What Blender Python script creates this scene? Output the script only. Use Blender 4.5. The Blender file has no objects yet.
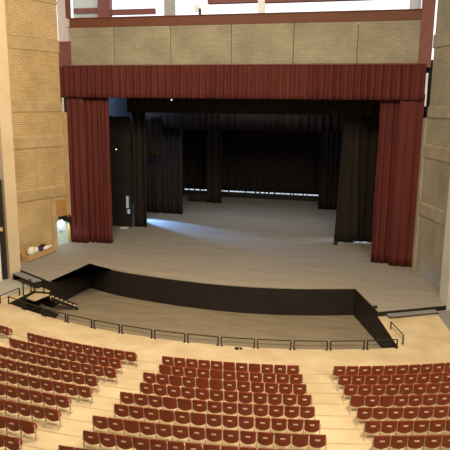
import bpy, bmesh, math, random
from mathutils import Vector, Matrix
random.seed(7)
S = bpy.context.scene
COL = S.collection
PI = math.pi
HS = 0.6            # stage height above the front floor
PIT = -1.15         # pit floor
CX, CY = 1.3972, 10.9056      # common centre of the seating arcs
R1, DR, RISE = 29.6918, 1.0819, 0.122
PITCH = 0.54

# ------------------------------------------------------------------ camera
cam_loc = Vector((10.0449, -41.2456, 11.4854))
YAW, TILT, ROLL, FPX = 0.2466, 0.2026, 0.0107, 591.0
fw = Vector((-math.sin(YAW) * math.cos(TILT), math.cos(YAW) * math.cos(TILT), -math.sin(TILT)))
rt = Vector((math.cos(YAW), math.sin(YAW), 0))
up = rt.cross(fw)
r2 = math.cos(ROLL) * rt + math.sin(ROLL) * up
u2 = -math.sin(ROLL) * rt + math.cos(ROLL) * up
cd = bpy.data.cameras.new('camera'); cam = bpy.data.objects.new('camera', cd); COL.objects.link(cam)
M = Matrix((r2, u2, -fw)).transposed().to_4x4(); M.translation = cam_loc
cam.matrix_world = M
cd.sensor_width = 36; cd.lens = 36 * FPX / 450; cd.clip_end = 300
S.camera = cam

def in_frame(p, m=6):
    d = Vector(p) - cam_loc; z = d.dot(fw)
    x = 225 + FPX * d.dot(r2) / z; y = 225 - FPX * d.dot(u2) / z
    return -m < x < 450 + m and -m < y < 450 + m

# ------------------------------------------------------------------ materials
def mat(name, col, rough=0.7, noise=0.0, scale=3.0, metal=0.0, spec=0.3, col2=None, stretch=(1, 1, 1), bump=0.0, detail=5):
    m = bpy.data.materials.new(name); m.use_nodes = True
    nt = m.node_tree; b = nt.nodes['Principled BSDF']
    b.inputs['Base Color'].default_value = (*col, 1); b.inputs['Roughness'].default_value = rough
    b.inputs['Metallic'].default_value = metal; b.inputs['Specular IOR Level'].default_value = spec
    if noise > 0 or col2 or bump:
        tc = nt.nodes.new('ShaderNodeTexCoord'); mp = nt.nodes.new('ShaderNodeMapping')
        mp.inputs['Scale'].default_value = stretch
        n = nt.nodes.new('ShaderNodeTexNoise'); n.inputs['Scale'].default_value = scale; n.inputs['Detail'].default_value = detail
        r = nt.nodes.new('ShaderNodeValToRGB')
        c2 = col2 or tuple(c * (1 - noise) for c in col)
        r.color_ramp.elements[0].color = (*c2, 1); r.color_ramp.elements[1].color = (*col, 1)
        r.color_ramp.elements[0].position = 0.3; r.color_ramp.elements[1].position = 0.7
        L = nt.links.new
        L(tc.outputs['Object'], mp.inputs['Vector']); L(mp.outputs['Vector'], n.inputs['Vector'])
        L(n.outputs['Fac'], r.inputs['Fac']); L(r.outputs['Color'], b.inputs['Base Color'])
        if bump:
            bp = nt.nodes.new('ShaderNodeBump'); bp.inputs['Strength'].default_value = bump; bp.inputs['Distance'].default_value = 0.05
            L(n.outputs['Fac'], bp.inputs['Height']); L(bp.outputs['Normal'], b.inputs['Normal'])
    return m

def brick(name, c1, c2, mortar, bw=0.6, rh=0.22):
    m = bpy.data.materials.new(name); m.use_nodes = True
    nt = m.node_tree; b = nt.nodes['Principled BSDF']; L = nt.links.new
    b.inputs['Roughness'].default_value = 0.9; b.inputs['Specular IOR Level'].default_value = 0.15
    uv = nt.nodes.new('ShaderNodeUVMap')
    t = nt.nodes.new('ShaderNodeTexBrick'); t.inputs['Scale'].default_value = 1.0
    t.inputs['Brick Width'].default_value = bw; t.inputs['Row Height'].default_value = rh
    t.inputs['Mortar Size'].default_value = 0.016; t.inputs['Bias'].default_value = -0.1
    t.inputs['Color1'].default_value = (*c1, 1); t.inputs['Color2'].default_value = (*c2, 1); t.inputs['Mortar'].default_value = (*mortar, 1)
    n = nt.nodes.new('ShaderNodeTexNoise'); n.inputs['Scale'].default_value = 0.5; n.inputs['Detail'].default_value = 6
    mx = nt.nodes.new('ShaderNodeMix'); mx.data_type = 'RGBA'; mx.blend_type = 'MULTIPLY'; mx.inputs['Factor'].default_value = 0.55
    r = nt.nodes.new('ShaderNodeValToRGB'); r.color_ramp.elements[0].color = (.55, .55, .55, 1); r.color_ramp.elements[0].position = .3; r.color_ramp.elements[1].position = .65
    L(uv.outputs['UV'], t.inputs['Vector']); L(uv.outputs['UV'], n.inputs['Vector']); L(n.outputs['Fac'], r.inputs['Fac'])
    L(t.outputs['Color'], mx.inputs['A']); L(r.outputs['Color'], mx.inputs['B']); L(mx.outputs['Result'], b.inputs['Base Color'])
    bp = nt.nodes.new('ShaderNodeBump'); bp.inputs['Strength'].default_value = 0.5; bp.inputs['Distance'].default_value = 0.03
    L(t.outputs['Fac'], bp.inputs['Height']); bp.invert = True; L(bp.outputs['Normal'], b.inputs['Normal'])
    return m

def emit(name, col, s):
    m = bpy.data.materials.new(name); m.use_nodes = True
    b = m.node_tree.nodes['Principled BSDF']
    b.inputs['Base Color'].default_value = (*col, 1)
    b.inputs['Emission Color'].default_value = (*col, 1); b.inputs['Emission Strength'].default_value = s
    return m

MAT = dict(
    floor=mat('pale_floor', (.62, .52, .365), .55, scale=.8, col2=(.47, .37, .23), stretch=(1, 1, 1), spec=.35),
    stepedge=mat('step_edge_strip', (.47, .37, .24), .6, scale=2, col2=(.38, .29, .18)),  # darker strip along the front edge of each tread
    concrete2=mat('dark_concrete', (.25, .25, .26), .85, scale=.8, col2=(.20, .20, .21)),
    concrete=mat('grey_concrete', (.42, .42, .41), .85, scale=.8, col2=(.34, .34, .33)),
    stage=mat('worn_stage_boards', (.33, .305, .275), .7, scale=1.1, col2=(.265, .245, .225), stretch=(.25, 2, 1), spec=.25),
    stage2=mat('apron_boards', (.345, .305, .265), .7, scale=1.1, col2=(.285, .255, .22), stretch=(.25, 2, 1), spec=.25),
    pit=mat('pit_floor_boards', (.27, .225, .165), .75, scale=1.3, col2=(.19, .16, .12), stretch=(.4, 2, 1)),
    black=mat('black_paint', (.018, .015, .014), .6, scale=1.5, col2=(.012, .010, .010)),
    velvet=mat('black_drape', (.029, .023, .022), .95, scale=2, col2=(.021, .017, .016), spec=.05),
    house=mat('stage_house_dark', (.06, .065, .075), .9, noise=.3),
    red=mat('red_curtain_cloth', (.120, .031, .029), .85, scale=.7, col2=(.09, .024, .023), spec=.1, stretch=(2, 2, .3)),
    brickside=brick('buff_block', (.68, .51, .285), (.61, .45, .245), (.36, .26, .13), .42, .15),
    brickright=brick('shaded_buff_block', (.40, .375, .31), (.36, .335, .275), (.24, .22, .17), .42, .15),  # left wall's block, with the right side's weaker light put into the colour
    bricktop=brick('pale_block', (.365, .345, .285), (.32, .30, .245), (.285, .265, .21), .45, .15),
    bandl=mat('concrete_band_warm', (.52, .40, .24), .9, scale=1.2, col2=(.42, .31, .17), bump=.2),
    bandr=mat('shaded_concrete_band', (.37, .34, .28), .9, scale=1.2, col2=(.28, .25, .20), bump=.2),  # left wall's band, darkened in colour for the weaker light on the right
    pillarl=mat('pillar_render', (.56, .475, .36), .85, scale=.7, col2=(.50, .41, .29)),
    pillarr=mat('pillar_render_pale', (.50, .51, .50), .85, scale=.7, col2=(.45, .45, .43)),
    white=mat('white_paint', (.78, .79, .80), .6, noise=.06),
    steelbrown=mat('brown_steel', (.16, .062, .042), .6, scale=1, col2=(.13, .05, .035)),
    steelred=mat('dark_red_steel', (.20, .075, .07), .6, noise=.2),
    greysteel=mat('grey_steel', (.36, .37, .36), .6, noise=.15),
    sheet=mat('pale_roof_sheet', (.50, .56, .58), .6, noise=.2, scale=6, stretch=(6, 1, .3)),
    skytint=mat('column_sky_tint', (.56, .52, .58), .6, noise=.1),  # sky light on the upper column put into its colour
    frame=mat('white_window_frame', (.8, .8, .8), .5, noise=.05),
    plaster=mat('auditorium_plaster', (.62, .56, .47), .9, noise=.08),
    seat=mat('red_brown_moulded_seat', (.245, .046, .021), .45, scale=4, col2=(.20, .035, .016), spec=.3),
    pan=mat('red_brown_seat_pan', (.25, .048, .024), .45, noise=.15, spec=.3),
    leg=mat('grey_painted_leg', (.50, .42, .32), .5, noise=.1, metal=.1),
    plate=mat('pale_number_plate', (.88, .78, .74), .35, noise=.05),
    rail=mat('dark_rail_steel', (.030, .024, .020), .5, noise=.2, metal=.3),
    step=mat('grey_step_top', (.23, .235, .25), .7, scale=2, col2=(.19, .195, .21)),
    wood=mat('golden_wood', (.55, .37, .16), .5, scale=2, col2=(.44, .28, .11), stretch=(8, 1, 8)),
    cream=mat('cream_cloth', (.80, .78, .74), .9, noise=.08),
    purple=mat('purple_cloth', (.06, .035, .22), .9, noise=.2),
    lobbyblue=mat('lobby_light_blue', (.58, .80, .85), .5, noise=.08),
    orange=mat('orange_block', (.50, .27, .10), .9, scale=7, col2=(.40, .20, .07)),
)
EM_DAY = emit('daylit_pane', (.75, .86, 1.0), 0.85)
EM_DIM = emit('glint_glow', (.42, .58, .78), 0.11)
EM_LAMP = emit('lamp_lens', (1, .97, .9), 1.2)

# ------------------------------------------------------------------ helpers
def obj(name, bm, m, parent=None, smooth=False, kind=None):
    me = bpy.data.meshes.new(name)
    bmesh.ops.recalc_face_normals(bm, faces=bm.faces)
    bm.to_mesh(me); bm.free()
    for mm in (m if isinstance(m, (list, tuple)) else [m]):
        me.materials.append(mm)
    if smooth:
        for p in me.polygons: p.use_smooth = True
    o = bpy.data.objects.new(name, me); COL.objects.link(o)
    if parent: o.parent = parent
    if kind: o['kind'] = kind
    return o

def tag(o, label, cat, group=None):
    o['label'] = label; o['category'] = cat
    if group: o['group'] = group
    return o

def thing(name, label, cat, loc=(0, 0, 0), rz=0, group=None):
    o = bpy.data.objects.new(name, None); COL.objects.link(o)
    o.location = loc; o.rotation_euler = (0, 0, rz); o.empty_display_size = .2
    return tag(o, label, cat, group)

def box(bm, c, s, rz=0.0, bev=0.0):
    r = bmesh.ops.create_cube(bm, size=1.0)
    vs = r['verts']
    bmesh.ops.scale(bm, vec=s, verts=vs)
    if bev:
        es = list({e for v in vs for e in v.link_edges})
        rr = bmesh.ops.bevel(bm, geom=es, offset=bev, segments=2, affect='EDGES', profile=.5)
        vs = list({v for f in rr['faces'] for v in f.verts} | {v for v in vs if v.is_valid})
    if rz: bmesh.ops.rotate(bm, cent=(0, 0, 0), matrix=Matrix.Rotation(rz, 3, 'Z'), verts=vs)
    bmesh.ops.translate(bm, vec=c, verts=vs)
    return vs

def bxo(name, c, s, m, rz=0, bev=0, parent=None, kind=None):
    bm = bmesh.new(); box(bm, c, s, rz, bev); return obj(name, bm, m, parent, kind=kind)

def tube(bm, pts, r, seg=8):
    pts = [Vector(p) for p in pts]; rings = []
    for i, p in enumerate(pts):
        a = pts[max(i - 1, 0)]; b = pts[min(i + 1, len(pts) - 1)]; d = (b - a).normalized()
        n = d.cross(Vector((0, 0, 1)))
        if n.length < 1e-3: n = Vector((1, 0, 0))
        n.normalize(); t = d.cross(n).normalized()
        rings.append([bm.verts.new(p + r * (math.cos(2 * PI * k / seg) * n + math.sin(2 * PI * k / seg) * t)) for k in range(seg)])
    for A, B in zip(rings, rings[1:]):
        for k in range(seg): bm.faces.new((A[k], A[(k + 1) % seg], B[(k + 1) % seg], B[k]))
    bm.faces.new(rings[0]); bm.faces.new(rings[-1])

def prism(bm, poly, z0, z1):
    lo = [bm.verts.new((x, y, z0)) for x, y in poly]; hi = [bm.verts.new((x, y, z1)) for x, y in poly]
    n = len(poly)
    f1 = bm.faces.new(lo); f2 = bm.faces.new(hi)
    for i in range(n): bm.faces.new((lo[i], lo[(i + 1) % n], hi[(i + 1) % n], hi[i]))
    bmesh.ops.triangulate(bm, faces=[f1, f2])

def uvwall(bm, quads):
    """quads: list of (p0,p1,z0,z1,depth, s0): vertical slabs along p0->p1 with metre UVs"""
    uvl = bm.loops.layers.uv.verify()
    for p0, p1, z0, z1, dep, s0 in quads:
        a = Vector((p0[0], p0[1], 0)); b = Vector((p1[0], p1[1], 0)); d = (b - a); ln = d.length; d.normalize()
        n = Vector((d.y, -d.x, 0)) * dep
        P = [a, b, b + n, a + n]
        lo = [bm.verts.new((q.x, q.y, z0)) for q in P]; hi = [bm.verts.new((q.x, q.y, z1)) for q in P]
        for i in range(4):
            j = (i + 1) % 4
            f = bm.faces.new((lo[i], lo[j], hi[j], hi[i]))
            w = (P[j] - P[i]).length; so = s0 if i in (0, 2) else 0
            for lp, (u, v) in zip(f.loops, ((so, z0), (so + w, z0), (so + w, z1), (so, z1))): lp[uvl].uv = (u, v)
        for f in (bm.faces.new(lo), bm.faces.new(hi)):
            for lp in f.loops: lp[uvl].uv = (lp.vert.co.x, lp.vert.co.y)

def arc(R, a0, a1, n):
    return [(CX + R * math.sin(math.radians(a0 + (a1 - a0) * i / n)), CY - R * math.cos(math.radians(a0 + (a1 - a0) * i / n))) for i in range(n + 1)]

def spline(pts, n=6):
    out = []
    P = [pts[0]] + list(pts) + [pts[-1]]
    for i in range(1, len(P) - 2):
        for k in range(n):
            t = k / n
            q = []
            for c in range(2):
                p0, p1, p2, p3 = P[i - 1][c], P[i][c], P[i + 1][c], P[i + 2][c]
                q.append(.5 * (2 * p1 + (p2 - p0) * t + (2 * p0 - 5 * p1 + 4 * p2 - p3) * t * t + (3 * p1 - p0 - 3 * p2 + p3) * t ** 3))
            out.append(tuple(q))
    out.append(tuple(pts[-1]))
    return out

# ------------------------------------------------------------------ setting: floors, pit, stage
lip = spline([(-8.57, -5.39), (-6.9, -6.12), (-4.8, -6.71), (-1.4, -7.26), (1.58, -7.45), (4.33, -7.24), (6.7, -6.75), (9.34, -5.95)])
PRa, PRb = (10.7, -9.79), (11.77, -13.04)
SLc = (-9.02, -9.79)
# audience floor: flat front area then one tread per seating row
bm = bmesh.new()
def treads(bm):
    A0, A1, N = -46, 46, 92
    rings = []
    Rs = [29.30]; zs = [0.0]
    prof = [(R1 - .75, 0.0), (R1 - .75, .08), (R1 - .67, .08), (R1 + .34, .08)]
    for i in range(1, 15):
        R0 = R1 + (i - 1) * DR + .34
        z = i * RISE + .08; prof.append((R0, z)); prof.append((R0 + .08, z)); prof.append((R0 + DR, z))
    prof = [(28.0, 0.0)] + prof
    prof.append((54.0, prof[-1][1]))
    for R, z in prof:
        rings.append([bm.verts.new((x, y, z)) for x, y in arc(R, A0, A1, N)])
    for q, (A, B) in enumerate(zip(rings, rings[1:])):
        nose = 0 < prof[q + 1][0] - prof[q][0] < .2
        for k in range(N):
            f_ = bm.faces.new((A[k], A[k + 1], B[k + 1], B[k]))
            if nose: f_.material_index = 1
treads(bm)
front = arc(28.0, -46, 46, 92)
well_l = [(-10.0, -9.24), (-9.98, -11.1), (-10.12, -12.59)]
poly = front + [(22, -6.5), (16.0, -6.7), (14.27, -7.76), (12.5, -8.77), PRa, PRb] + arc(26.15, 23.2, -26.0, 40) + \
       [(-10.0, -11.1), (-10.0, -9.24), (-12.92, -7.6), (-15.0, -6.6), (-19.5, -6.5)]
def fz(x, y):
    return .28 * max(0.0, min(1.0, (y + 13.04) / 3.25)) * max(0.0, min(1.0, (x - 10.4) / .25)) if y > -13.04 and x < 17 else 0.0
vs = [bm.verts.new((x, y, 0)) for x, y in poly]
f = bm.faces.new(vs); bmesh.ops.triangulate(bm, faces=[f])
for v in vs: v.co.z = fz(v.co.x, v.co.y)
bmesh.ops.remove_doubles(bm, verts=bm.verts, dist=1e-4)
obj('floor', bm, [MAT['floor'], MAT['stepedge']], kind='structure')

# grey concrete side strips beside the pillars
for nm, pl in (('floor_side_right', [(13.85, -8.1), (17, -6.4), (22, -9), (19, -13.2), (14.4, -11.2)]),
               ('floor_side_left', [(-10.45, -9.6), (-10.75, -11.2), (-12.2, -12.6), (-16, -11.5), (-15.6, -7.0), (-13.0, -7.9)])):
    zt = .24 if 'right' in nm else .012
    bm = bmesh.new(); prism(bm, pl, 0.0, zt)
    if zt > .1:
        for v in bm.verts:
            if v.co.z > .1: v.co.z = .02 + .28 * max(0.0, min(1.0, (v.co.y + 13.04) / 3.25))
    obj(nm, bm, MAT['concrete'] if zt < .1 else MAT['concrete2'], kind='structure')

# pit: floor, black walls
bm = bmesh.new(); prism(bm, [(-10.0, -5), (-10.0, -12.6)] + arc(26.15, -26, 23.2, 30) + [PRa, (9.6, -5.0)], PIT - .1, PIT)
obj('pit_floor', bm, MAT['pit'], kind='structure')
bm = bmesh.new()
def vwall(bm, pts, z0, z1, closed=False):
    lo = [bm.verts.new((x, y, z0)) for x, y in pts]; hi = [bm.verts.new((x, y, z1)) for x, y in pts]
    for i in range(len(pts) - 1): bm.faces.new((lo[i], lo[i + 1], hi[i + 1], hi[i]))
vwall(bm, [(-12.92, -7.6), SLc] + lip + [PRa], PIT, HS - .06)
vwall(bm, [PRa, (14.27, -7.76), (15.0, -7.3)], -.02, HS - .06)
o = obj('pit_wall_back', bm, MAT['black'], kind='structure')
bm = bmesh.new()
q4 = [bm.verts.new(p) for p in ((*PRa, PIT), (*PRb, PIT), (*PRb, -.001), (*PRa, .279))]; bm.faces.new(q4)
vwall(bm, [PRb] + arc(26.15, 23.2, -26.0, 40) + [(-10.0, -11.1), (-10.0, -9.24)], PIT, -.001)
obj('pit_wall_front', bm, MAT['black'], kind='structure')

# stage platform and apron strip
stage_poly = lip + [PRa, (14.27, -7.76), (16.2, -6.6), (16.2, 30), (-15.6, 30), (-15.6, -6.2), (-12.92, -7.6), SLc]
bm = bmesh.new(); prism(bm, stage_poly, HS - .06, HS)
obj('stage_platform', bm, MAT['stage'], kind='structure')
seam = spline([(-8.3, -3.3), (-4.64, -4.1), (1.28, -4.94), (5.83, -4.56), (9.5, -3.6)])
bm = bmesh.new(); prism(bm, [(x, y + .03) for x, y in lip] + [(10.45, -8.9)] + list(reversed([(x, y) for x, y in seam])), HS, HS + .012)
obj('stage_apron', bm, MAT['stage2'], kind='structure')

bm = bmesh.new(); prism(bm, [(-70, -75), (70, -75), (70, 60), (-70, 60)], -1.6, -1.4); obj('ground', bm, MAT['concrete'], kind='structure')
# ------------------------------------------------------------------ side walls beside the stage
ZT = 21.0
def lx(y): return -12.78 - .34 * (-.3 - y)
def rx(y): return 13.05 + .33 * (-.3 - y)
LA, LB = (lx(-.25), -.25), (lx(-8.4), -8.4)
RA, RB = (rx(-.3), -.3), (rx(-8.0), -8.0)
def along(p, q, s):
    a = Vector(p); b = Vector(q); d = (b - a).normalized(); r = a + d * s; return (r.x, r.y)
dl = (Vector(LB) - Vector(LA)).length
bm = bmesh.new()
D0, D1, DZ = .08, 1.42, 2.75
uvwall(bm, [(LA, along(LA, LB, D0), HS, DZ, .35, 0), (LA, along(LA, LB, D1), DZ, 10.75, .35, 0), (along(LA, LB, .42), along(LA, LB, D1), 10.75, ZT, .35, .42), (along(LA, LB, D1), LB, HS, ZT, .35, D1)])
obj('wall_left', bm, MAT['brickside'], kind='structure')
bm = bmesh.new(); uvwall(bm, [(RB, RA, HS, 10.75, .35, 0), (RB, along(RA, RB, .55), 10.75, ZT, .35, 0)])
obj('wall_right', bm, MAT['brickright'], kind='structure')
# projecting concrete bands across the block walls
bands = [(18.35, 18.60), (14.98, 15.88), (10.75, 11.5), (8.2, 9.05), (4.45, 5.3)]
n = 0
for z0, z1 in bands:
    for A, B, m, inn in ((LA, LB, MAT['bandl'], 1), (RA, RB, MAT['bandr'], -1)):
        n += 1
        bm = bmesh.new()
        a = Vector(A); b = Vector(B); d = (b - a).normalized(); nn = Vector((-d.y, d.x)) * inn
        if z0 > 10: a = a + d * (.42 if inn == 1 else .55)
        a2, b2 = a + nn * .10, b + nn * .10; c = nn * .05
        # top slopes like a weathered sill
        P = [(a, z0), (a2, z0 + .03), (a2, z1 - .12), (a, z1)]
        lo = [bm.verts.new((p.x, p.y, z)) for p, z in P]
        hi = [bm.verts.new(((p + (b - a)).x, (p + (b - a)).y, z)) for p, z in P]
        for i in range(4): bm.faces.new((lo[i], lo[(i + 1) % 4], hi[(i + 1) % 4], hi[i]))
        bm.faces.new(lo); bm.faces.new(hi)
        obj('trim_%d' % n, bm, m, kind='structure')
# vertical edge strips next to the curtains
for A, B, m, inn in ((LA, LB, MAT['bandl'], 1), (RA, RB, MAT['bandr'], -1)):
    n += 1
    a = Vector(A); b = Vector(B); d = (b - a).normalized(); nn = Vector((-d.y, d.x)) * inn
    p = a + d * .18 + nn * .07
    z0 = DZ if inn == 1 else HS
    bxo('trim_%d' % n, (p.x, p.y, (z0 + 10.7) / 2), (.36, .14, 10.7 - z0), m, math.atan2(d.y, d.x), kind='structure')
a = Vector(LA); b = Vector(LB); d = (b - a).normalized(); nn = Vector((-d.y, d.x)); c = a + d * 4.4 + nn * .03
bxo('trim_25', (c.x, c.y, 19.8), (7.9, .1, 2.3), MAT['concrete'], math.atan2(d.y, d.x), kind='structure')
# left wall lower divisions: pier beside the door, orange panel above it, vertical joint
a = Vector(LA); d = (Vector(LB) - a).normalized(); nn = Vector((-d.y, d.x)); rz = math.atan2(d.y, d.x)
def lw(s, off, z): q = a + d * s + nn * off; return (q.x, q.y, z)
bxo('trim_20', lw(1.62, .05, (HS + 4.45) / 2), (.38, .12, 4.45 - HS), MAT['bandl'], rz, kind='structure')
bxo('trim_21', lw(.72, .03, 3.55), (1.36, .08, 1.15), MAT['orange'], rz, kind='structure')
bxo('trim_22', lw(.72, .05, 2.86), (1.40, .12, .22), MAT['bandl'], rz, kind='structure')
bxo('trim_23', lw(3.0, .015, 6.75), (.07, .04, 2.9), MAT['bandl'], rz, kind='structure')
# door in the recess, its pale blue standing in for lobby daylight
bm = bmesh.new(); c = lw((D0 + D1) / 2, -.30, (HS + DZ) / 2); box(bm, c, (D1 - D0, .06, DZ - HS), rz)
door = obj('door_1', bm, MAT['lobbyblue'], kind='structure')
for s in (.42, 1.08):
    bm = bmesh.new(); box(bm, lw(s, -.255, 2.05), (.42, .03, .9), rz, .01); obj('door_panel', bm, MAT['lobbyblue'], door)
    bm = bmesh.new(); box(bm, lw(s, -.255, 1.08), (.42, .03, .7), rz, .01); obj('door_panel', bm, MAT['lobbyblue'], door)
bm = bmesh.new(); box(bm, lw(.78, -.22, 1.62), (.04, .09, .16), rz, .01); obj('door_handle', bm, MAT['rail'], door)
# pillars
bm = bmesh.new(); prism(bm, [(-12.26, -7.91), (-12.80, -8.36), (-14.6, -7.6), (-14.2, -6.6)], 0, ZT)
obj('pillar_left', bm, MAT['pillarl'], kind='structure')
bm = bmesh.new(); prism(bm, [(14.1, -6.75), (14.42, -7.75), (17.0, -7.3), (16.6, -5.6)], 0, ZT)
obj('pillar_right', bm, MAT['pillarr'], kind='structure')
# white panel wall left of the pillar with dark slot between
bm = bmesh.new(); prism(bm, [(-13.02, -8.95), (-13.08, -8.82), (-17.2, -9.9), (-17.2, -10.1)], 0, ZT); obj('wall_side_left', bm, MAT['white'], kind='structure')
bm = bmesh.new(); prism(bm, [(-12.92, -8.45), (-13.3, -8.80), (-14.3, -8.9), (-14.3, -8.0)], 0, 6.6); obj('wall_slot_left', bm, MAT['black'], kind='structure')
bxo('trim_24', (-12.97, -8.75, 3.42), (.16, .26, .22), MAT['bandl'], .7, kind='structure')

# ------------------------------------------------------------------ proscenium: block wall, beam, columns, clerestory
bm = bmesh.new()
xs = [-12.4, -8.72, -4.4, .0, 4.3, 8.5, 12.42]
for i in range(6): uvwall(bm, [((xs[i] + .02, .25), (xs[i + 1] - .02, .25), 12.4, 16.8, .35, xs[i])])
obj('wall_proscenium', bm, MAT['bricktop'], kind='structure')
bxo('trim_30', (0, .48, 14.6), (24.8, .1, 4.3), MAT['bandl'], kind='structure')
bm = bmesh.new()
box(bm, (0, 0.05, 17.15), (24.75, .10, .66)); box(bm, (0, 0.05, 17.46), (24.75, .42, .05)); box(bm, (0, .05, 16.83), (24.75, .42, .05))
obj('trim_31', bm, MAT['steelbrown'], kind='structure')
k = 31
def steel(c, s, m, rz=0):
    global k
    k += 1
    return bxo('trim_%d' % k, c, s, m, rz, kind='structure')
steel((-12.68, .05, 15.0), (.98, .45, 1.7), MAT['steelred']); steel((-12.72, .1, 18.9), (.9, .4, 6.1), MAT['skytint'])
steel((12.76, .05, 17.5), (.80, .45, 7.2), MAT['steelred'])
steel((-12.32, -.05, 18.9), (.30, .2, 2.8), MAT['steelbrown'])
# clerestory members two metres behind the beam
steel((-10.44, 2.2, 19), (.95, .5, 3.4), MAT['steelred'])
steel((-5.26, 2.2, 19), (.72, .5, 3.4), MAT['greysteel'])
steel((12.05, 2.2, 19), (.75, .3, 3.4), MAT['sheet'])
steel((1.65, 2.0, 19), (.5, .2, 3.4), MAT['frame'])
steel((-8.2, 2.2, 18.14), (3.6, .25, .40), MAT['steelred'])
steel((-11.9, 2.35, 18.35), (2.4, .2, .36), MAT['steelred'])
steel((-11.9, 2.7, 18.4), (2.9, .08, 3.0), MAT['sheet'])
steel((-.45, 2.1, 19.0), (3.66, .5, .98), MAT['steelred'])
steel((6.6, 2.1, 18.95), (9.4, .5, .98), MAT['steelred'])
steel((-3.1, 2.0, 18.25), (.35, .15, .5), MAT['frame'])
steel((-2.85, 1.9, 17.9), (.16, .15, .6), MAT['rail'])

steel((-13.06, -.05, 13.6), (.14, .1, 1.2), MAT['white']); steel((-12.93, -.28, 10.4), (.10, .1, 2.8), MAT['white']); steel((12.98, -.1, 12.5), (.14, .1, 2.1), MAT['white'])  # white strips painted in place of daylight showing through narrow slits
# ------------------------------------------------------------------ stage house (dark shell)
bm = bmesh.new(); prism(bm, [(-15.6, .9), (-15.45, .9), (-15.45, 30), (-15.6, 30)], HS, 14.2); obj('wall_stage_left', bm, MAT['house'], kind='structure')
bm = bmesh.new(); prism(bm, [(16.05, .9), (16.2, .9), (16.2, 30), (16.05, 30)], HS, 14.2); obj('wall_stage_right', bm, MAT['house'], kind='structure')
bxo('wall_stage_back', (.3, 29.9, 7.4), (31.5, .2, 13.6), MAT['house'], kind='structure')
bxo('ceiling_stage', (.3, 15.2, 14.3), (31.8, 29.7, .2), MAT['house'], kind='structure')
bxo('wall_return_left', (-14.3, .65, 7.4), (2.6, .3, 13.6), MAT['black'], kind='structure')
bxo('wall_return_right', (14.6, .65, 7.4), (3.0, .3, 13.6), MAT['black'], kind='structure')

# ------------------------------------------------------------------ drapes
def drape(name, x0, x1, y, zb, zt, m, wl=.55, amp=.10, seed=0, nz=14, flare=0.0, dens=10, zbf=None, thick=.03, parent=None, yf=None, ztf=None):
    rnd = random.Random(seed)
    L_ = x1 - x0; n = max(8, int(L_ / wl * dens))
    ph = []; t = 0.0
    # irregular pleat phase
    knots = [0.0]
    while knots[-1] < L_ + wl: knots.append(knots[-1] + wl * rnd.uniform(.6, 1.45))
    amps = [amp * rnd.uniform(.55, 1.25) for _ in knots]
    bm = bmesh.new(); grid = []
    for j in range(nz + 1):
        v = j / nz; row = []
        for i in range(n + 1):
            u = i / n; s = u * L_
            kk = max(q for q in range(len(knots)) if knots[q] <= s + 1e-9)
            kk = min(kk, len(knots) - 2)
            fr = (s - knots[kk]) / (knots[kk + 1] - knots[kk])
            am = amps[kk] * (1 - fr) + amps[kk + 1] * fr
            off = am * math.cos(2 * PI * fr) * (.75 + .25 * v)
            zb_ = zbf(u) if zbf else zb
            zt_ = ztf(u) if ztf else zt
            z = zt_ + (zb_ - zt_) * v
            x = x0 + s + flare * (v ** 2) * (u - .5) * 2 + .02 * math.sin(7 * v + kk * 1.7)
            yy = y - off + (yf(u) if yf else 0)
            row.append(bm.verts.new((x, yy, z)))
        grid.append(row)
    for a, b in zip(grid, grid[1:]):
        for i in range(n): bm.faces.new((a[i], a[i + 1], b[i + 1], b[i]))
    o = obj(name, bm, m, parent, smooth=True)
    md = o.modifiers.new('cloth', 'SOLIDIFY'); md.thickness = thick; md.offset = 0
    return o

RG = 'red house curtains'
v_ = thing('curtain_valance', 'long red pleated valance hanging across the top of the stage opening below pale block wall', 'valance', (0, -.35, 14.15))
o = drape('pleated_cloth', -12.98, 12.86, 0, -2.32, -.10, MAT['red'], .46, .15, 3, 6, parent=v_, dens=12)
bm = bmesh.new(); tube(bm, [(-13.0, .0, -.04), (12.88, .0, -.04)], .05); obj('header_rail', bm, MAT['steelred'], v_)
for x0, x1, yy, sd, lab in ((-12.78, -11.36, -.02, 11, 'red pleated stage curtain beside the doorway and buff block wall'),
                            (-11.66, -9.58, .42, 12, 'red pleated stage curtain on the left, inner panel against the black drapes'),
                            (10.18, 11.62, .42, 13, 'red pleated stage curtain on the right, inner panel against the black drapes'),
                            (11.40, 12.96, -.10, 14, 'red pleated stage curtain beside the grey right-hand block wall')):
    o = drape('stage_curtain', x0, x1, yy, HS + .03, 12.2, MAT['red'], .40 if sd in (12, 13) else .52, .15 if sd in (12, 13) else .08, sd, 16, dens=14)
    tag(o, lab, 'curtain', RG)

BG = 'black stage drapes'
def bd(lab, *a, **kw):
    o = drape('black_drape', *a, **kw); return tag(o, lab, 'drape', BG)
V = MAT['velvet']
bd('front black side drape on the left, nearest the left red curtain', -10.5, -9.25, 7.1, HS + .03, 12.8, V, .6, .12, 21, ztf=lambda u: 11.7 + .5 * u)
bd('second black side drape on the left, beyond the blue beam of light', -12.6, -8.25, 14.0, HS + .03, 13.6, V, .6, .12, 22)
bd('third black side drape on the left, beside the low flat', -7.9, -6.2, 21.6, HS + .03, 13.6, V, .6, .12, 23)
bd('front black side drape on the right, flared inner half by the light slit', 7.55, 8.75, 6.15, HS + .03, 13.6, V, .5, .12, 24, flare=.35, zbf=lambda u: HS + .03 + (.45 * max(0, u - .8) / .2) ** 1)
bd('front black side drape on the right, outer half half-hidden by red curtain', 8.85, 13.2, 6.5, HS + .10, 13.6, V, .5, .12, 25)
bd('far black side drape on the right, near the backdrop', 4.5, 8.6, 21.2, HS + .03, 13.6, V, .6, .12, 26)
bd('wide black backdrop drape across the rear of the stage', -13, 13, 25.9, HS + .85, 13.8, V, .8, .10, 27, dens=6)
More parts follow.
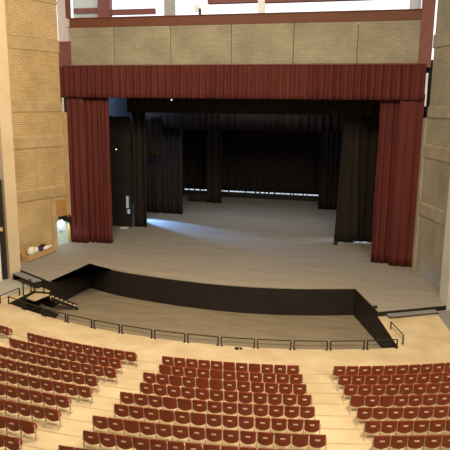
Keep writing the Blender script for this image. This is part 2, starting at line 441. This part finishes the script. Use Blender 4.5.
bd('high black border drape across the top, just behind the red valance', -10.1, 13.2, 5.2, 10.7, 13.9, V, .7, .10, 28, nz=4, dens=6)
bd('second black border drape across the top, deeper in the stage', -12.5, 12.6, 13.2, 9.05, 13.9, V, .7, .10, 29, nz=4, dens=6)
bd('third black border drape across the top, before the backdrop', -12.5, 12.6, 20.6, 9.4, 13.9, V, .7, .10, 30, nz=4, dens=6)
# masking drape hanging behind the front left leg with the small glowing glint beyond
bd('broad black masking drape on the left behind the front side drape', -14.2, -9.0, 10.6, HS + 6, 10.2, V, .6, .1, 31)

# low black flats at the rear under the drapes
tag(bxo('stage_flat', (-8.9, 21.9, HS + .46), (2.4, .12, .92), MAT['black']), 'low black flat on the stage floor beside the third left drape', 'flat')
tag(bxo('stage_flat', (-.2, 26.25, HS + .31), (24, .12, .62), MAT['black']), 'long low black flat under the backdrop below the row of lights', 'flat')
# row of daylit panes behind the gap under the backdrop
win = bxo('window_1', (-3.9, 26.90, HS + .75), (17.5, .10, 1.5), MAT['black'], kind='structure')
x = -12.2
rnd = random.Random(5)
while x < 4.0:
    w = rnd.uniform(.18, .62)
    bxo('pane', (x + w / 2, 26.83, HS + .625), (w, .04, .13), EM_DAY, parent=win)
    x += w + rnd.uniform(.05, .22)
# glowing panes added to imitate a pale glint in the left wing
wing = bxo('wall_wing_left', (-11.9, 6.9, 5.45), (2.6, .16, 9.7), MAT['black'], kind='structure')
w2 = bxo('wing_glint', (-10.93, 6.80, 2.62), (.42, .06, 1.62), MAT['house'], kind='structure')
bxo('pane', (-10.97, 6.76, 2.85), (.22, .03, 1.05), EM_DIM, parent=w2)  # added glowing strip imitating the glint
bxo('pane', (-10.86, 6.76, 2.0), (.24, .03, .40), EM_DIM, parent=w2)  # added glowing strip imitating the glint

# ------------------------------------------------------------------ small stage things
def lantern(loc, lab):
    t = thing('stage_lantern', lab, 'stage light', loc, 0, 'small stage lights')
    bm = bmesh.new(); tube(bm, [(0, .2, .02), (0, -.05, 0)], .08, 12); obj('housing', bm, MAT['rail'], t)
    bm = bmesh.new(); tube(bm, [(0, -.052, 0), (0, -.07, -.003)], .06, 12); obj('lens', bm, EM_LAMP, t)
    bm = bmesh.new(); tube(bm, [(-.16, .1, 0), (-.16, .1, .25), (.16, .1, .25), (.16, .1, 0)], .015); tube(bm, [(0, .1, .25), (0, .1, .84)], .02); obj('hanging_bracket', bm, MAT['rail'], t); return t
lantern((-4.95, 1.6, 11.72), 'tiny bright stage light hanging under the red valance')
t = lantern((-11.75, 6.45, 7.5), 'tiny stage light on the black wing wall beside the left red curtain')
bm = bmesh.new(); tube(bm, [(0, .14, .8), (0, .34, .8)], .03); obj('wall_mount', bm, MAT['rail'], t)
bm = bmesh.new(); tube(bm, [(-13, 1.7, 12.62), (13, 1.7, 12.62)], .04); tag(obj('lighting_bar', bm, MAT['rail']), 'dark horizontal lighting bar behind the red valance', 'bar')
t = thing('stage_weight', 'small dark weight on the stage beside the right flared drape', 'weight', (7.42, 5.2, HS))
bm = bmesh.new(); box(bm, (0, 0, .11), (.34, .26, .22), 0, .03); obj('block', bm, MAT['rail'], t)
bm = bmesh.new(); tube(bm, [(-.1, 0, .21), (-.1, 0, .32), (.1, 0, .32), (.1, 0, .21)], .015); obj('handle', bm, MAT['rail'], t)
t = thing('floor_box', 'small dark box on the pale floor at the railing foot', 'box', (4.2, -15.45, 0), .1)
bm = bmesh.new(); box(bm, (0, 0, .05), (.20, .14, .10), 0, .02); box(bm, (.2, .03, .04), (.12, .1, .08), 0, .02); obj('body', bm, MAT['rail'], t)
bm = bmesh.new(); tube(bm, [(.08, 0, .08), (.13, .02, .13), (.2, .03, .08)], .012); obj('cord', bm, MAT['rail'], t)
t = thing('clamp_block', 'small dark clamp on the front right corner of the stage', 'clamp', (10.55, -9.35, HS))
bm = bmesh.new(); box(bm, (0, 0, .07), (.22, .12, .14), .3, .02); obj('body', bm, MAT['rail'], t)
bm = bmesh.new(); tube(bm, [(.0, 0, .12), (.02, 0, .26)], .02); obj('screw', bm, MAT['wood'], t)

t = thing('daylight_patch', 'small pale board of painted-in daylight on the stage floor beside the left red curtain', 'patch', (-11.1, 6.2, HS), .25)  # thin slab added as a patch of daylight on the stage floor
bm = bmesh.new(); box(bm, (0, 0, .035), (.75, .42, .07), 0, .01); obj('patch', bm, MAT['white'], t)
# wooden bench with bundles against the left wall
by = -4.62; bx_ = -12.98
brz = math.atan2(-.34, -1) 
t = thing('wooden_bench', 'long low golden wooden bench chest against the buff left wall', 'bench', (bx_, by, HS), -.08)
bm = bmesh.new(); box(bm, (0, 0, .36), (.70, 3.3, .05), 0, .012); obj('top', bm, MAT['wood'], t)
bm = bmesh.new(); box(bm, (.31, 0, .19), (.03, 3.24, .30)); obj('front_panel', bm, MAT['wood'], t)
bm = bmesh.new(); box(bm, (.345, 0, .07), (.05, 3.3, .06), 0, .01); obj('plinth', bm, MAT['wood'], t)
for s in (-1, 1):
    bm = bmesh.new(); box(bm, (0, s * 1.61, .17), (.62, .04, .34)); obj('side_panel', bm, MAT['wood'], t)
bm = bmesh.new(); box(bm, (-.33, 0, .40), (.04, 3.3, .7)); obj('back_panel', bm, MAT['wood'], t)
def bundle(name, c, s, m, lab, cat, seed, rz=0):
    bm = bmesh.new(); bmesh.ops.create_icosphere(bm, subdivisions=3, radius=1.0)
    r_ = random.Random(seed); ph = [r_.uniform(0, 6) for _ in range(6)]
    for v in bm.verts:
        n_ = v.co.normalized()
        q = 1 + .09 * math.sin(5 * n_.x + ph[0]) * math.sin(6 * n_.y + ph[1]) + .06 * math.sin(9 * n_.z + 4 * n_.x + ph[2])
        v.co = Vector((n_.x * s[0] * q, n_.y * s[1] * q, max(n_.z * s[2] * q, -s[2] * .75) + s[2] * .75))
    o = obj(name, bm, m, smooth=True); o.location = c; o.rotation_euler = (0, 0, rz)
    return tag(o, lab, cat)
TZ = HS + .39
bundle('cloth_bundle', (-12.90, -5.62, TZ), (.26, .38, .31), MAT['cream'], 'round cream cloth bundle at the near end of the wooden bench', 'bundle', 1)
bundle('cloth_bundle', (-12.92, -5.02, TZ), (.20, .20, .22), MAT['cream'], 'smaller cream cloth bundle between the round one and purple pouch', 'bundle', 2)
bundle('pouch', (-12.78, -4.52, TZ), (.14, .16, .17), MAT['purple'], 'dark purple pouch in the middle of the wooden bench', 'pouch', 3)
bundle('folded_cloth', (-12.76, -3.72, TZ), (.18, .55, .12), MAT['cream'], 'long folded white cloth at the far end of the wooden bench', 'cloth', 4)
bundle('dark_bag', (-13.09, -3.9, TZ), (.09, .45, .18), MAT['rail'], 'dark bag lying behind the folded white cloth on the bench', 'bag', 6)
bundle('dark_bag', (-13.32, -6.62, HS + .005), (.22, .24, .52), MAT['rail'], 'dark bag standing between the pillar and the wooden bench', 'bag', 7)
# black drape over doorway top
bm = bmesh.new()
p = lw(.35, .16, 2.45)
o = drape('door_drape', -.62, .62, 0, -.30, .30, MAT['velvet'], .3, .05, 41, 5, zbf=lambda u: -.72 * (1 - u) ** 3 + .05 * math.sin(9 * u))
o.location = lw(.66, .14, 2.62); o.rotation_euler = (0, 0, rz); tag(o, 'short black drape hanging over the pale blue doorway', 'drape')

# ------------------------------------------------------------------ steps beside the stage wings
def side_step(name, p0, p1, dep, lab, zb=.012, zt=.44):
    a = Vector(p0); b = Vector(p1); d = (b - a).normalized(); n_ = Vector((d.y, -d.x))
    if n_.y > 0: n_ = -n_
    c = (a + b) / 2 + n_ * (dep / 2 + .01); L_ = (b - a).length
    t = thing(name, lab, 'step', (c.x, c.y, zb), math.atan2(d.y, d.x))
    bm = bmesh.new(); box(bm, (0, 0, zt - zb - .03), (L_, dep, .06), 0, .008); obj('tread', bm, MAT['step'], t)
    for s in (-1, 1):
        bm = bmesh.new(); box(bm, (s * (L_ / 2 - .03), 0, (zt - zb - .06) / 2), (.04, dep - .04, zt - zb - .06)); obj('side_panel', bm, MAT['black'], t)
side_step('stage_step', (11.15, -9.56), (13.75, -8.08), .42, 'grey wooden step in front of the right stage wing', .285, .42)
side_step('stage_step', (-12.2, -8.05), (-9.85, -9.36), .58, 'grey wooden step in front of the left stage wing', .012, .47)

# stair into the pit with landing
t = thing('pit_stair', 'beige stair with landing going down into the pit from the left floor', 'stair', (0, 0, 0))
bm = bmesh.new(); prism(bm, [(-9.98, -10.95), (-9.25, -11.25), (-8.98, -9.95), (-9.98, -9.95)], -.27, -.20); obj('landing', bm, MAT['floor'], t)
bm = bmesh.new(); prism(bm, [(-9.98, -9.93), (-9.1, -9.93), (-9.05, -9.80), (-9.98, -9.27)], -.10, -.03); obj('upper_step', bm, MAT['floor'], t)
dv = Vector((.80, .60)).normalized(); nv = Vector((dv.y, -dv.x))
st0 = Vector((-9.0, -9.98))
for i in range(6):
    q = st0 + dv * (.26 * i) + nv * .40
    bm = bmesh.new(); box(bm, (q.x + dv.x * .12, q.y + dv.y * .12, -.34 - .145 * i), (.22, .78, .05), math.atan2(dv.y, dv.x)); obj('tread', bm, MAT['floor'], t)
for off in (.0, .78):
    bm = bmesh.new()
    q0 = st0 + nv * off; q1 = q0 + dv * 1.62
    w = nv * .02
    P = [(q0, -.32), (q1, -1.2), (q1, -1.02), (q0, -.10)]
    lo = [bm.verts.new(((q - w).x, (q - w).y, z)) for q, z in P]; hi = [bm.verts.new(((q + w).x, (q + w).y, z)) for q, z in P]
    if off == .0:
        P = None
    for i in range(4): bm.faces.new((lo[i], lo[(i + 1) % 4], hi[(i + 1) % 4], hi[i]))
    bm.faces.new(lo); bm.faces.new(hi)
    obj('stringer', bm, MAT['black'], t)
# black sheet painting the darkness of the stair well onto its floor
bm = bmesh.new(); prism(bm, [(-9.9, -9.9), (-9.9, -12.4), (-7.3, -13.3), (-8.0, -10.6)], PIT, PIT + .02); tag(obj('well_dark', bm, MAT['black']), 'black sheet standing in for darkness on the pit floor under the left stair', 'dark patch')

# ------------------------------------------------------------------ railings
GR = 'low railing panels along the pit edge'
def ordn(i): return ['first', 'second', 'third', 'fourth', 'fifth', 'sixth', 'seventh', 'eighth', 'ninth', 'tenth', 'eleventh', 'twelfth', 'thirteenth', 'fourteenth', 'fifteenth', 'sixteenth'][i]
def panel(p0, p1, h, lab, z=0.0, name='guard_rail', mids=(.52,), group=GR, r=.028):
    a = Vector((p0[0], p0[1])); b = Vector((p1[0], p1[1])); L_ = (b - a).length; c = (a + b) / 2
    t = thing(name, lab, 'railing', (c.x, c.y, z), math.atan2((b - a).y, (b - a).x), group)
    for s in (-1, 1):
        bm = bmesh.new(); box(bm, (s * L_ / 2, 0, h / 2), (.055, .055, h)); po = obj('post', bm, MAT['rail'], t)
        bm = bmesh.new(); box(bm, (s * (L_ / 2 - .03), 0, .008), (.12, .10, .016)); obj('foot_plate', bm, MAT['rail'], po)
    bm = bmesh.new(); tube(bm, [(-L_ / 2, 0, h), (L_ / 2, 0, h)], r); obj('top_rail', bm, MAT['rail'], t)
    for f_ in mids:
        bm = bmesh.new(); tube(bm, [(-L_ / 2, 0, h * f_), (L_ / 2, 0, h * f_)], .009); obj('lower_rail', bm, MAT['rail'], t)
ang = [-25.9, -22.4, -18.6, -14.85, -11.0, -7.3, -3.3, .5, 4.16, 8.0, 11.8, 15.6, 19.5, 23.1]
for i in range(len(ang) - 1):
    g = .17
    p0 = arc(26.22, ang[i] + g, 0, 1)[0]; p1 = arc(26.22, ang[i + 1] - g, 0, 1)[0]
    if i < 2: where = 'at the black stair well'
    else: where = 'along the pit edge'
    lab = 'low dark steel railing panel %s, %s from the left' % ('on the curved pit edge', ordn(i))
    panel(p0, p1, .45, lab)
panel((11.90, -12.85), (11.36, -11.15), .45, z=.10, lab= 'low dark railing panel on the pit\'s right side, turned toward the stage')
panel((-10.52, -12.75), (-10.3, -11.15), .45, 'low dark railing panel on grey floor left of the stair well')
panel((-10.06, -11.1), (-10.02, -10.35), .80, 'tall thin handrail frame beside the beige landing', name='hand_rail', group=None, r=.02)
panel((-10.02, -10.0), (-9.35, -9.98), .42, 'short dark handrail frame between grey step and landing', name='hand_rail', group=None, r=.02, mids=(), z=-.03)

# ------------------------------------------------------------------ seats
def backrest_mesh():
    bm = bmesh.new(); NU, NV = 12, 10; H = .50; z0 = .22
    fr, bk = [], []
    for j in range(NV + 1):
        v = j / NV; z = z0 + H * v
        w = .246
        if v < .28: w = .246 * (1 - ((.28 - v) / .28) ** 3.0 * .24)
        if v > .92: w = .246 - .02 * ((v - .92) / .08) ** 2
        r1, r2_ = [], []
        for i in range(NU + 1):
            u = -1 + 2 * i / NU
            y = -.02 - .10 * v + .030 * u * u
            zz = z - (.012 * u * u if v > .9 else 0) + (.028 * u * u * (1 - v / .3) if v < .3 else 0)
            r1.append(bm.verts.new((u * w, y, zz))); r2_.append(bm.verts.new((u * w, y + .028, zz)))
        bk.append(r1); fr.append(r2_)
    for G, flip in ((bk, 0), (fr, 1)):
        for a, b in zip(G, G[1:]):
            for i in range(NU): bm.faces.new((a[i], a[i + 1], b[i + 1], b[i]))
    for i in range(NU):
        for j in (0, NV): bm.faces.new((bk[j][i], bk[j][i + 1], fr[j][i + 1], fr[j][i]))
    for j in range(NV):
        for i in (0, NU): bm.faces.new((bk[j][i], bk[j + 1][i], fr[j + 1][i], fr[j][i]))
    bmesh.ops.recalc_face_normals(bm, faces=bm.faces)
    return bm
def pan_mesh():
    bm = bmesh.new(); N = 8; G0, G1 = [], []
    for j in range(N + 1):
        v = j / N; w = .225 * (1 - .35 * max(0, (v - .6) / .4) ** 2)
        a, b = [], []
        for i in range(N + 1):
            u = -1 + 2 * i / N
            y = .07 + .10 * v + .03 * u * u; z = .22 + .30 * v - .03 * u * u * v
            a.append(bm.verts.new((u * w, y, z))); b.append(bm.verts.new((u * w, y + .03, z + .004)))
        G0.append(a); G1.append(b)
    for G in (G0, G1):
        for a, b in zip(G, G[1:]):
            for i in range(N): bm.faces.new((a[i], a[i + 1], b[i + 1], b[i]))
    for i in range(N):
        for j in (0, N): bm.faces.new((G0[j][i], G0[j][i + 1], G1[j][i + 1], G1[j][i]))
    for j in range(N):
        for i in (0, N): bm.faces.new((G0[j][i], G0[j + 1][i], G1[j + 1][i], G1[j][i]))
    return bm
def leg_mesh(x):
    bm = bmesh.new()
    box(bm, (x, .02, .18), (.022, .05, .36))
    box(bm, (x, .03, .37), (.024, .20, .03), 0, .006)
    box(bm, (x, -.03, .46), (.018, .035, .22))
    return bm
def foot_mesh(x):
    bm = bmesh.new(); box(bm, (x, .02, .011), (.05, .34, .022), 0, .004); return bm
def plate_mesh():
    bm = bmesh.new(); box(bm, (0, -.125 + .002, .515), (.15, .012, .06), 0, .004)
    return bm

proto = {}
def seat_parts():
    d = bpy.data.objects
    r = bpy.data.objects.new('theatre_seat', None); r.empty_display_size = .2
    pr = {'root': r}
    pr['backrest'] = obj('backrest', backrest_mesh(), MAT['seat'], smooth=False)
    for p in pr['backrest'].data.polygons: p.use_smooth = True
    pr['seat_pan'] = obj('seat_pan', pan_mesh(), MAT['pan'], smooth=True)
    pr['leg'] = obj('leg', leg_mesh(-.27), MAT['leg']); pr['foot'] = obj('foot', foot_mesh(-.27), MAT['leg'])
    pr['leg2'] = obj('leg', leg_mesh(.27), MAT['leg']); pr['foot2'] = obj('foot', foot_mesh(.27), MAT['leg'])
    bm = plate_mesh()
    bmesh.ops.rotate(bm, cent=(0, -.085, .515), matrix=Matrix.Rotation(.0, 3, 'X'), verts=bm.verts)
    for v in bm.verts: v.co.y += -.10 * ((v.co.z - .515) / .50) + .044
    pr['number_plate'] = obj('number_plate', bm, MAT['plate'])
    for q in pr.values():
        if q.name in COL.objects: COL.objects.unlink(q)
    return pr
PR = seat_parts()
def put_seat(R, a, z, lab, group, plate, endleg):
    r = PR['root'].copy(); COL.objects.link(r)
    r.location = (CX + R * math.sin(a), CY - R * math.cos(a), z); r.rotation_euler = (0, 0, a)
    tag(r, lab, 'seat', group)
    def ch(k, par):
        c = PR[k].copy(); COL.objects.link(c); c.parent = par; return c
    ch('backrest', r); ch('seat_pan', r)
    ch('foot', ch('leg', r))
    if endleg: ch('foot2', ch('leg2', r))
    if plate: ch('number_plate', r)
CNT = [11, 11, 12, 12, 13, 13, 14, 14, 15]
noplate = {('middle', 0, 5), ('middle', 0, 7), ('middle', 1, 0), ('middle', 1, 4), ('middle', 2, 2), ('middle', 2, 4), ('middle', 2, 5),
           ('middle', 4, 3), ('middle', 4, 4), ('middle', 5, 3), ('middle', 5, 5), ('middle', 6, 2), ('middle', 6, 12),
           ('left', 0, 9), ('left', 1, 10), ('left', 2, 10), ('left', 7, 0), ('right', 3, 0), ('right', 3, 2)}
total = 0
def rowname(i): return 'front' if i == 0 else ordn(i)
def place_row(block, i, start_deg, count, from_end):
    global total
    Rt = R1 + i * DR; step = PITCH / Rt
    for kx in range(count):
        # kx counted from the end named in the label
        if from_end == 'left': a = math.radians(start_deg) + step * (kx + .5)
        else: a = math.radians(start_deg) - step * (kx + .5)
        R = Rt - .10
        pos = (CX + R * math.sin(a), CY - R * math.cos(a), i * RISE + .6)
        top = (CX + R * math.sin(a), CY - R * math.cos(a), i * RISE + .82)
        if not (in_frame(pos, 9) or in_frame(top, 9)): continue
        pl = (block, i, kx) not in noplate
        endw = 'left end' if block == 'middle' else ('aisle end' if block in ('left', 'right') else 'aisle end')
        lab = 'red-brown seat %s, %s from %s of %s row, %s block' % ('with pale plate' if pl else 'without plate', ordn(kx), endw, rowname(i), block)
        last = (kx == count - 1) if from_end == 'left' else (kx == 0)
        put_seat(R, a, i * RISE + .08, lab, 'seats of the %s block' % block, pl, last)
        total += 1
cen0 = [.43, .92, .41, .93, .36, .79, .36, .69, .36]
lef1 = [-1.88, -2.27, -1.69, -2.15, -1.58, -2.01, -1.59, -1.91, -1.58]
for i in range(9):
    place_row('middle', i, cen0[i], CNT[i], 'left')
    place_row('left', i, lef1[i], CNT[i], 'right')
    place_row('right', i, 14.62, CNT[i], 'left')
place_row('far left', 0, -15.7, 2, 'right')
print('SEATS', total)

# ------------------------------------------------------------------ auditorium shell (behind and beside the camera)
def slab(name, pts, z0, z1, th=.2, m='plaster'):
    bm = bmesh.new()
    for a, b in zip(pts, pts[1:]):
        a = Vector(a); b = Vector(b); d = (b - a).normalized(); n_ = Vector((-d.y, d.x)) * th
        prism(bm, [tuple(a), tuple(b), tuple(b + n_), tuple(a + n_)], z0, z1)
    return obj(name, bm, MAT[m], kind='structure')
slab('wall_auditorium_left', [(-17.0, -10.0), (-24, -14), (-24, -60)], 0, ZT)
slab('wall_auditorium_right', [(26, -60), (26, -14), (16.9, -7.2)], 0, ZT)
slab('wall_back', [(-24, -60), (26, -60)], 0, ZT)
bxo('ceiling', (1, -30.6, ZT + .1), (50.4, 59, .2), MAT['plaster'], kind='structure')

# ------------------------------------------------------------------ light
W = bpy.data.worlds.new('daylight'); S.world = W; W.use_nodes = True
bgn = W.node_tree.nodes['Background']; bgn.inputs['Color'].default_value = (.97, .97, 1.0, 1); bgn.inputs['Strength'].default_value = 1.6
def area(name, loc, tgt, size, power, col, sy=None):
    l = bpy.data.lights.new(name, 'AREA'); l.energy = power; l.color = col; l.size = size
    if sy: l.shape = 'RECTANGLE'; l.size_y = sy
    o = bpy.data.objects.new(name, l); COL.objects.link(o); o.location = loc
    o.rotation_euler = (Vector(tgt) - Vector(loc)).to_track_quat('-Z', 'Y').to_euler(); return o
def spot(name, loc, tgt, power, col, ang_, blend=.5, rad=.1):
    l = bpy.data.lights.new(name, 'SPOT'); l.energy = power; l.color = col; l.spot_size = math.radians(ang_); l.spot_blend = blend; l.shadow_soft_size = rad
    o = bpy.data.objects.new(name, l); COL.objects.link(o); o.location = loc
    o.rotation_euler = (Vector(tgt) - Vector(loc)).to_track_quat('-Z', 'Y').to_euler(); return o
area('house_lamp_right', (15, -30, 20.0), (-3, -12, 0), 5, 6000, (1, .83, .57))
area('house_lamp_centre', (5, -24, 20.4), (0, -15, 0), 5, 4200, (1, .83, .57))
area('house_lamp_left', (-3, -20, 20.0), (-13, -3, 8), 3, 2500, (1, .80, .52))
spot('lobby_daylight', lw(.75, -.12, 2.55), lw(.75, -.2, 1.2), 60, (.75, .9, 1.0), 150, .5, .05)
area('stage_fill_light', (0, 12, 13.6), (0, 12, 0), 8, 700, (.85, .93, 1.0))  # unseen fill added to brighten the dark stage
spot('daylight_wing_left', (-14.4, 12.6, 2.3), (-7.4, 8.7, HS), 19000, (.22, .47, 1.0), 24, .7, .12)
spot('daylight_wing_right', (12.5, 9.2, 1.6), (8.6, 7.0, HS), 2500, (.70, .82, 1.0), 40, .7, .1)
area('daylight_high_left', (-12.0, 9.5, 13.2), (-15.4, 14.5, 11.2), 1.5, 700, (.45, .62, 1.0))

vs_ = S.view_settings; S.display_settings.display_device = 'sRGB'
vs_.view_transform = 'Standard'; vs_.look = 'None'; vs_.exposure = 0; vs_.gamma = 1; vs_.use_curve_mapping = False
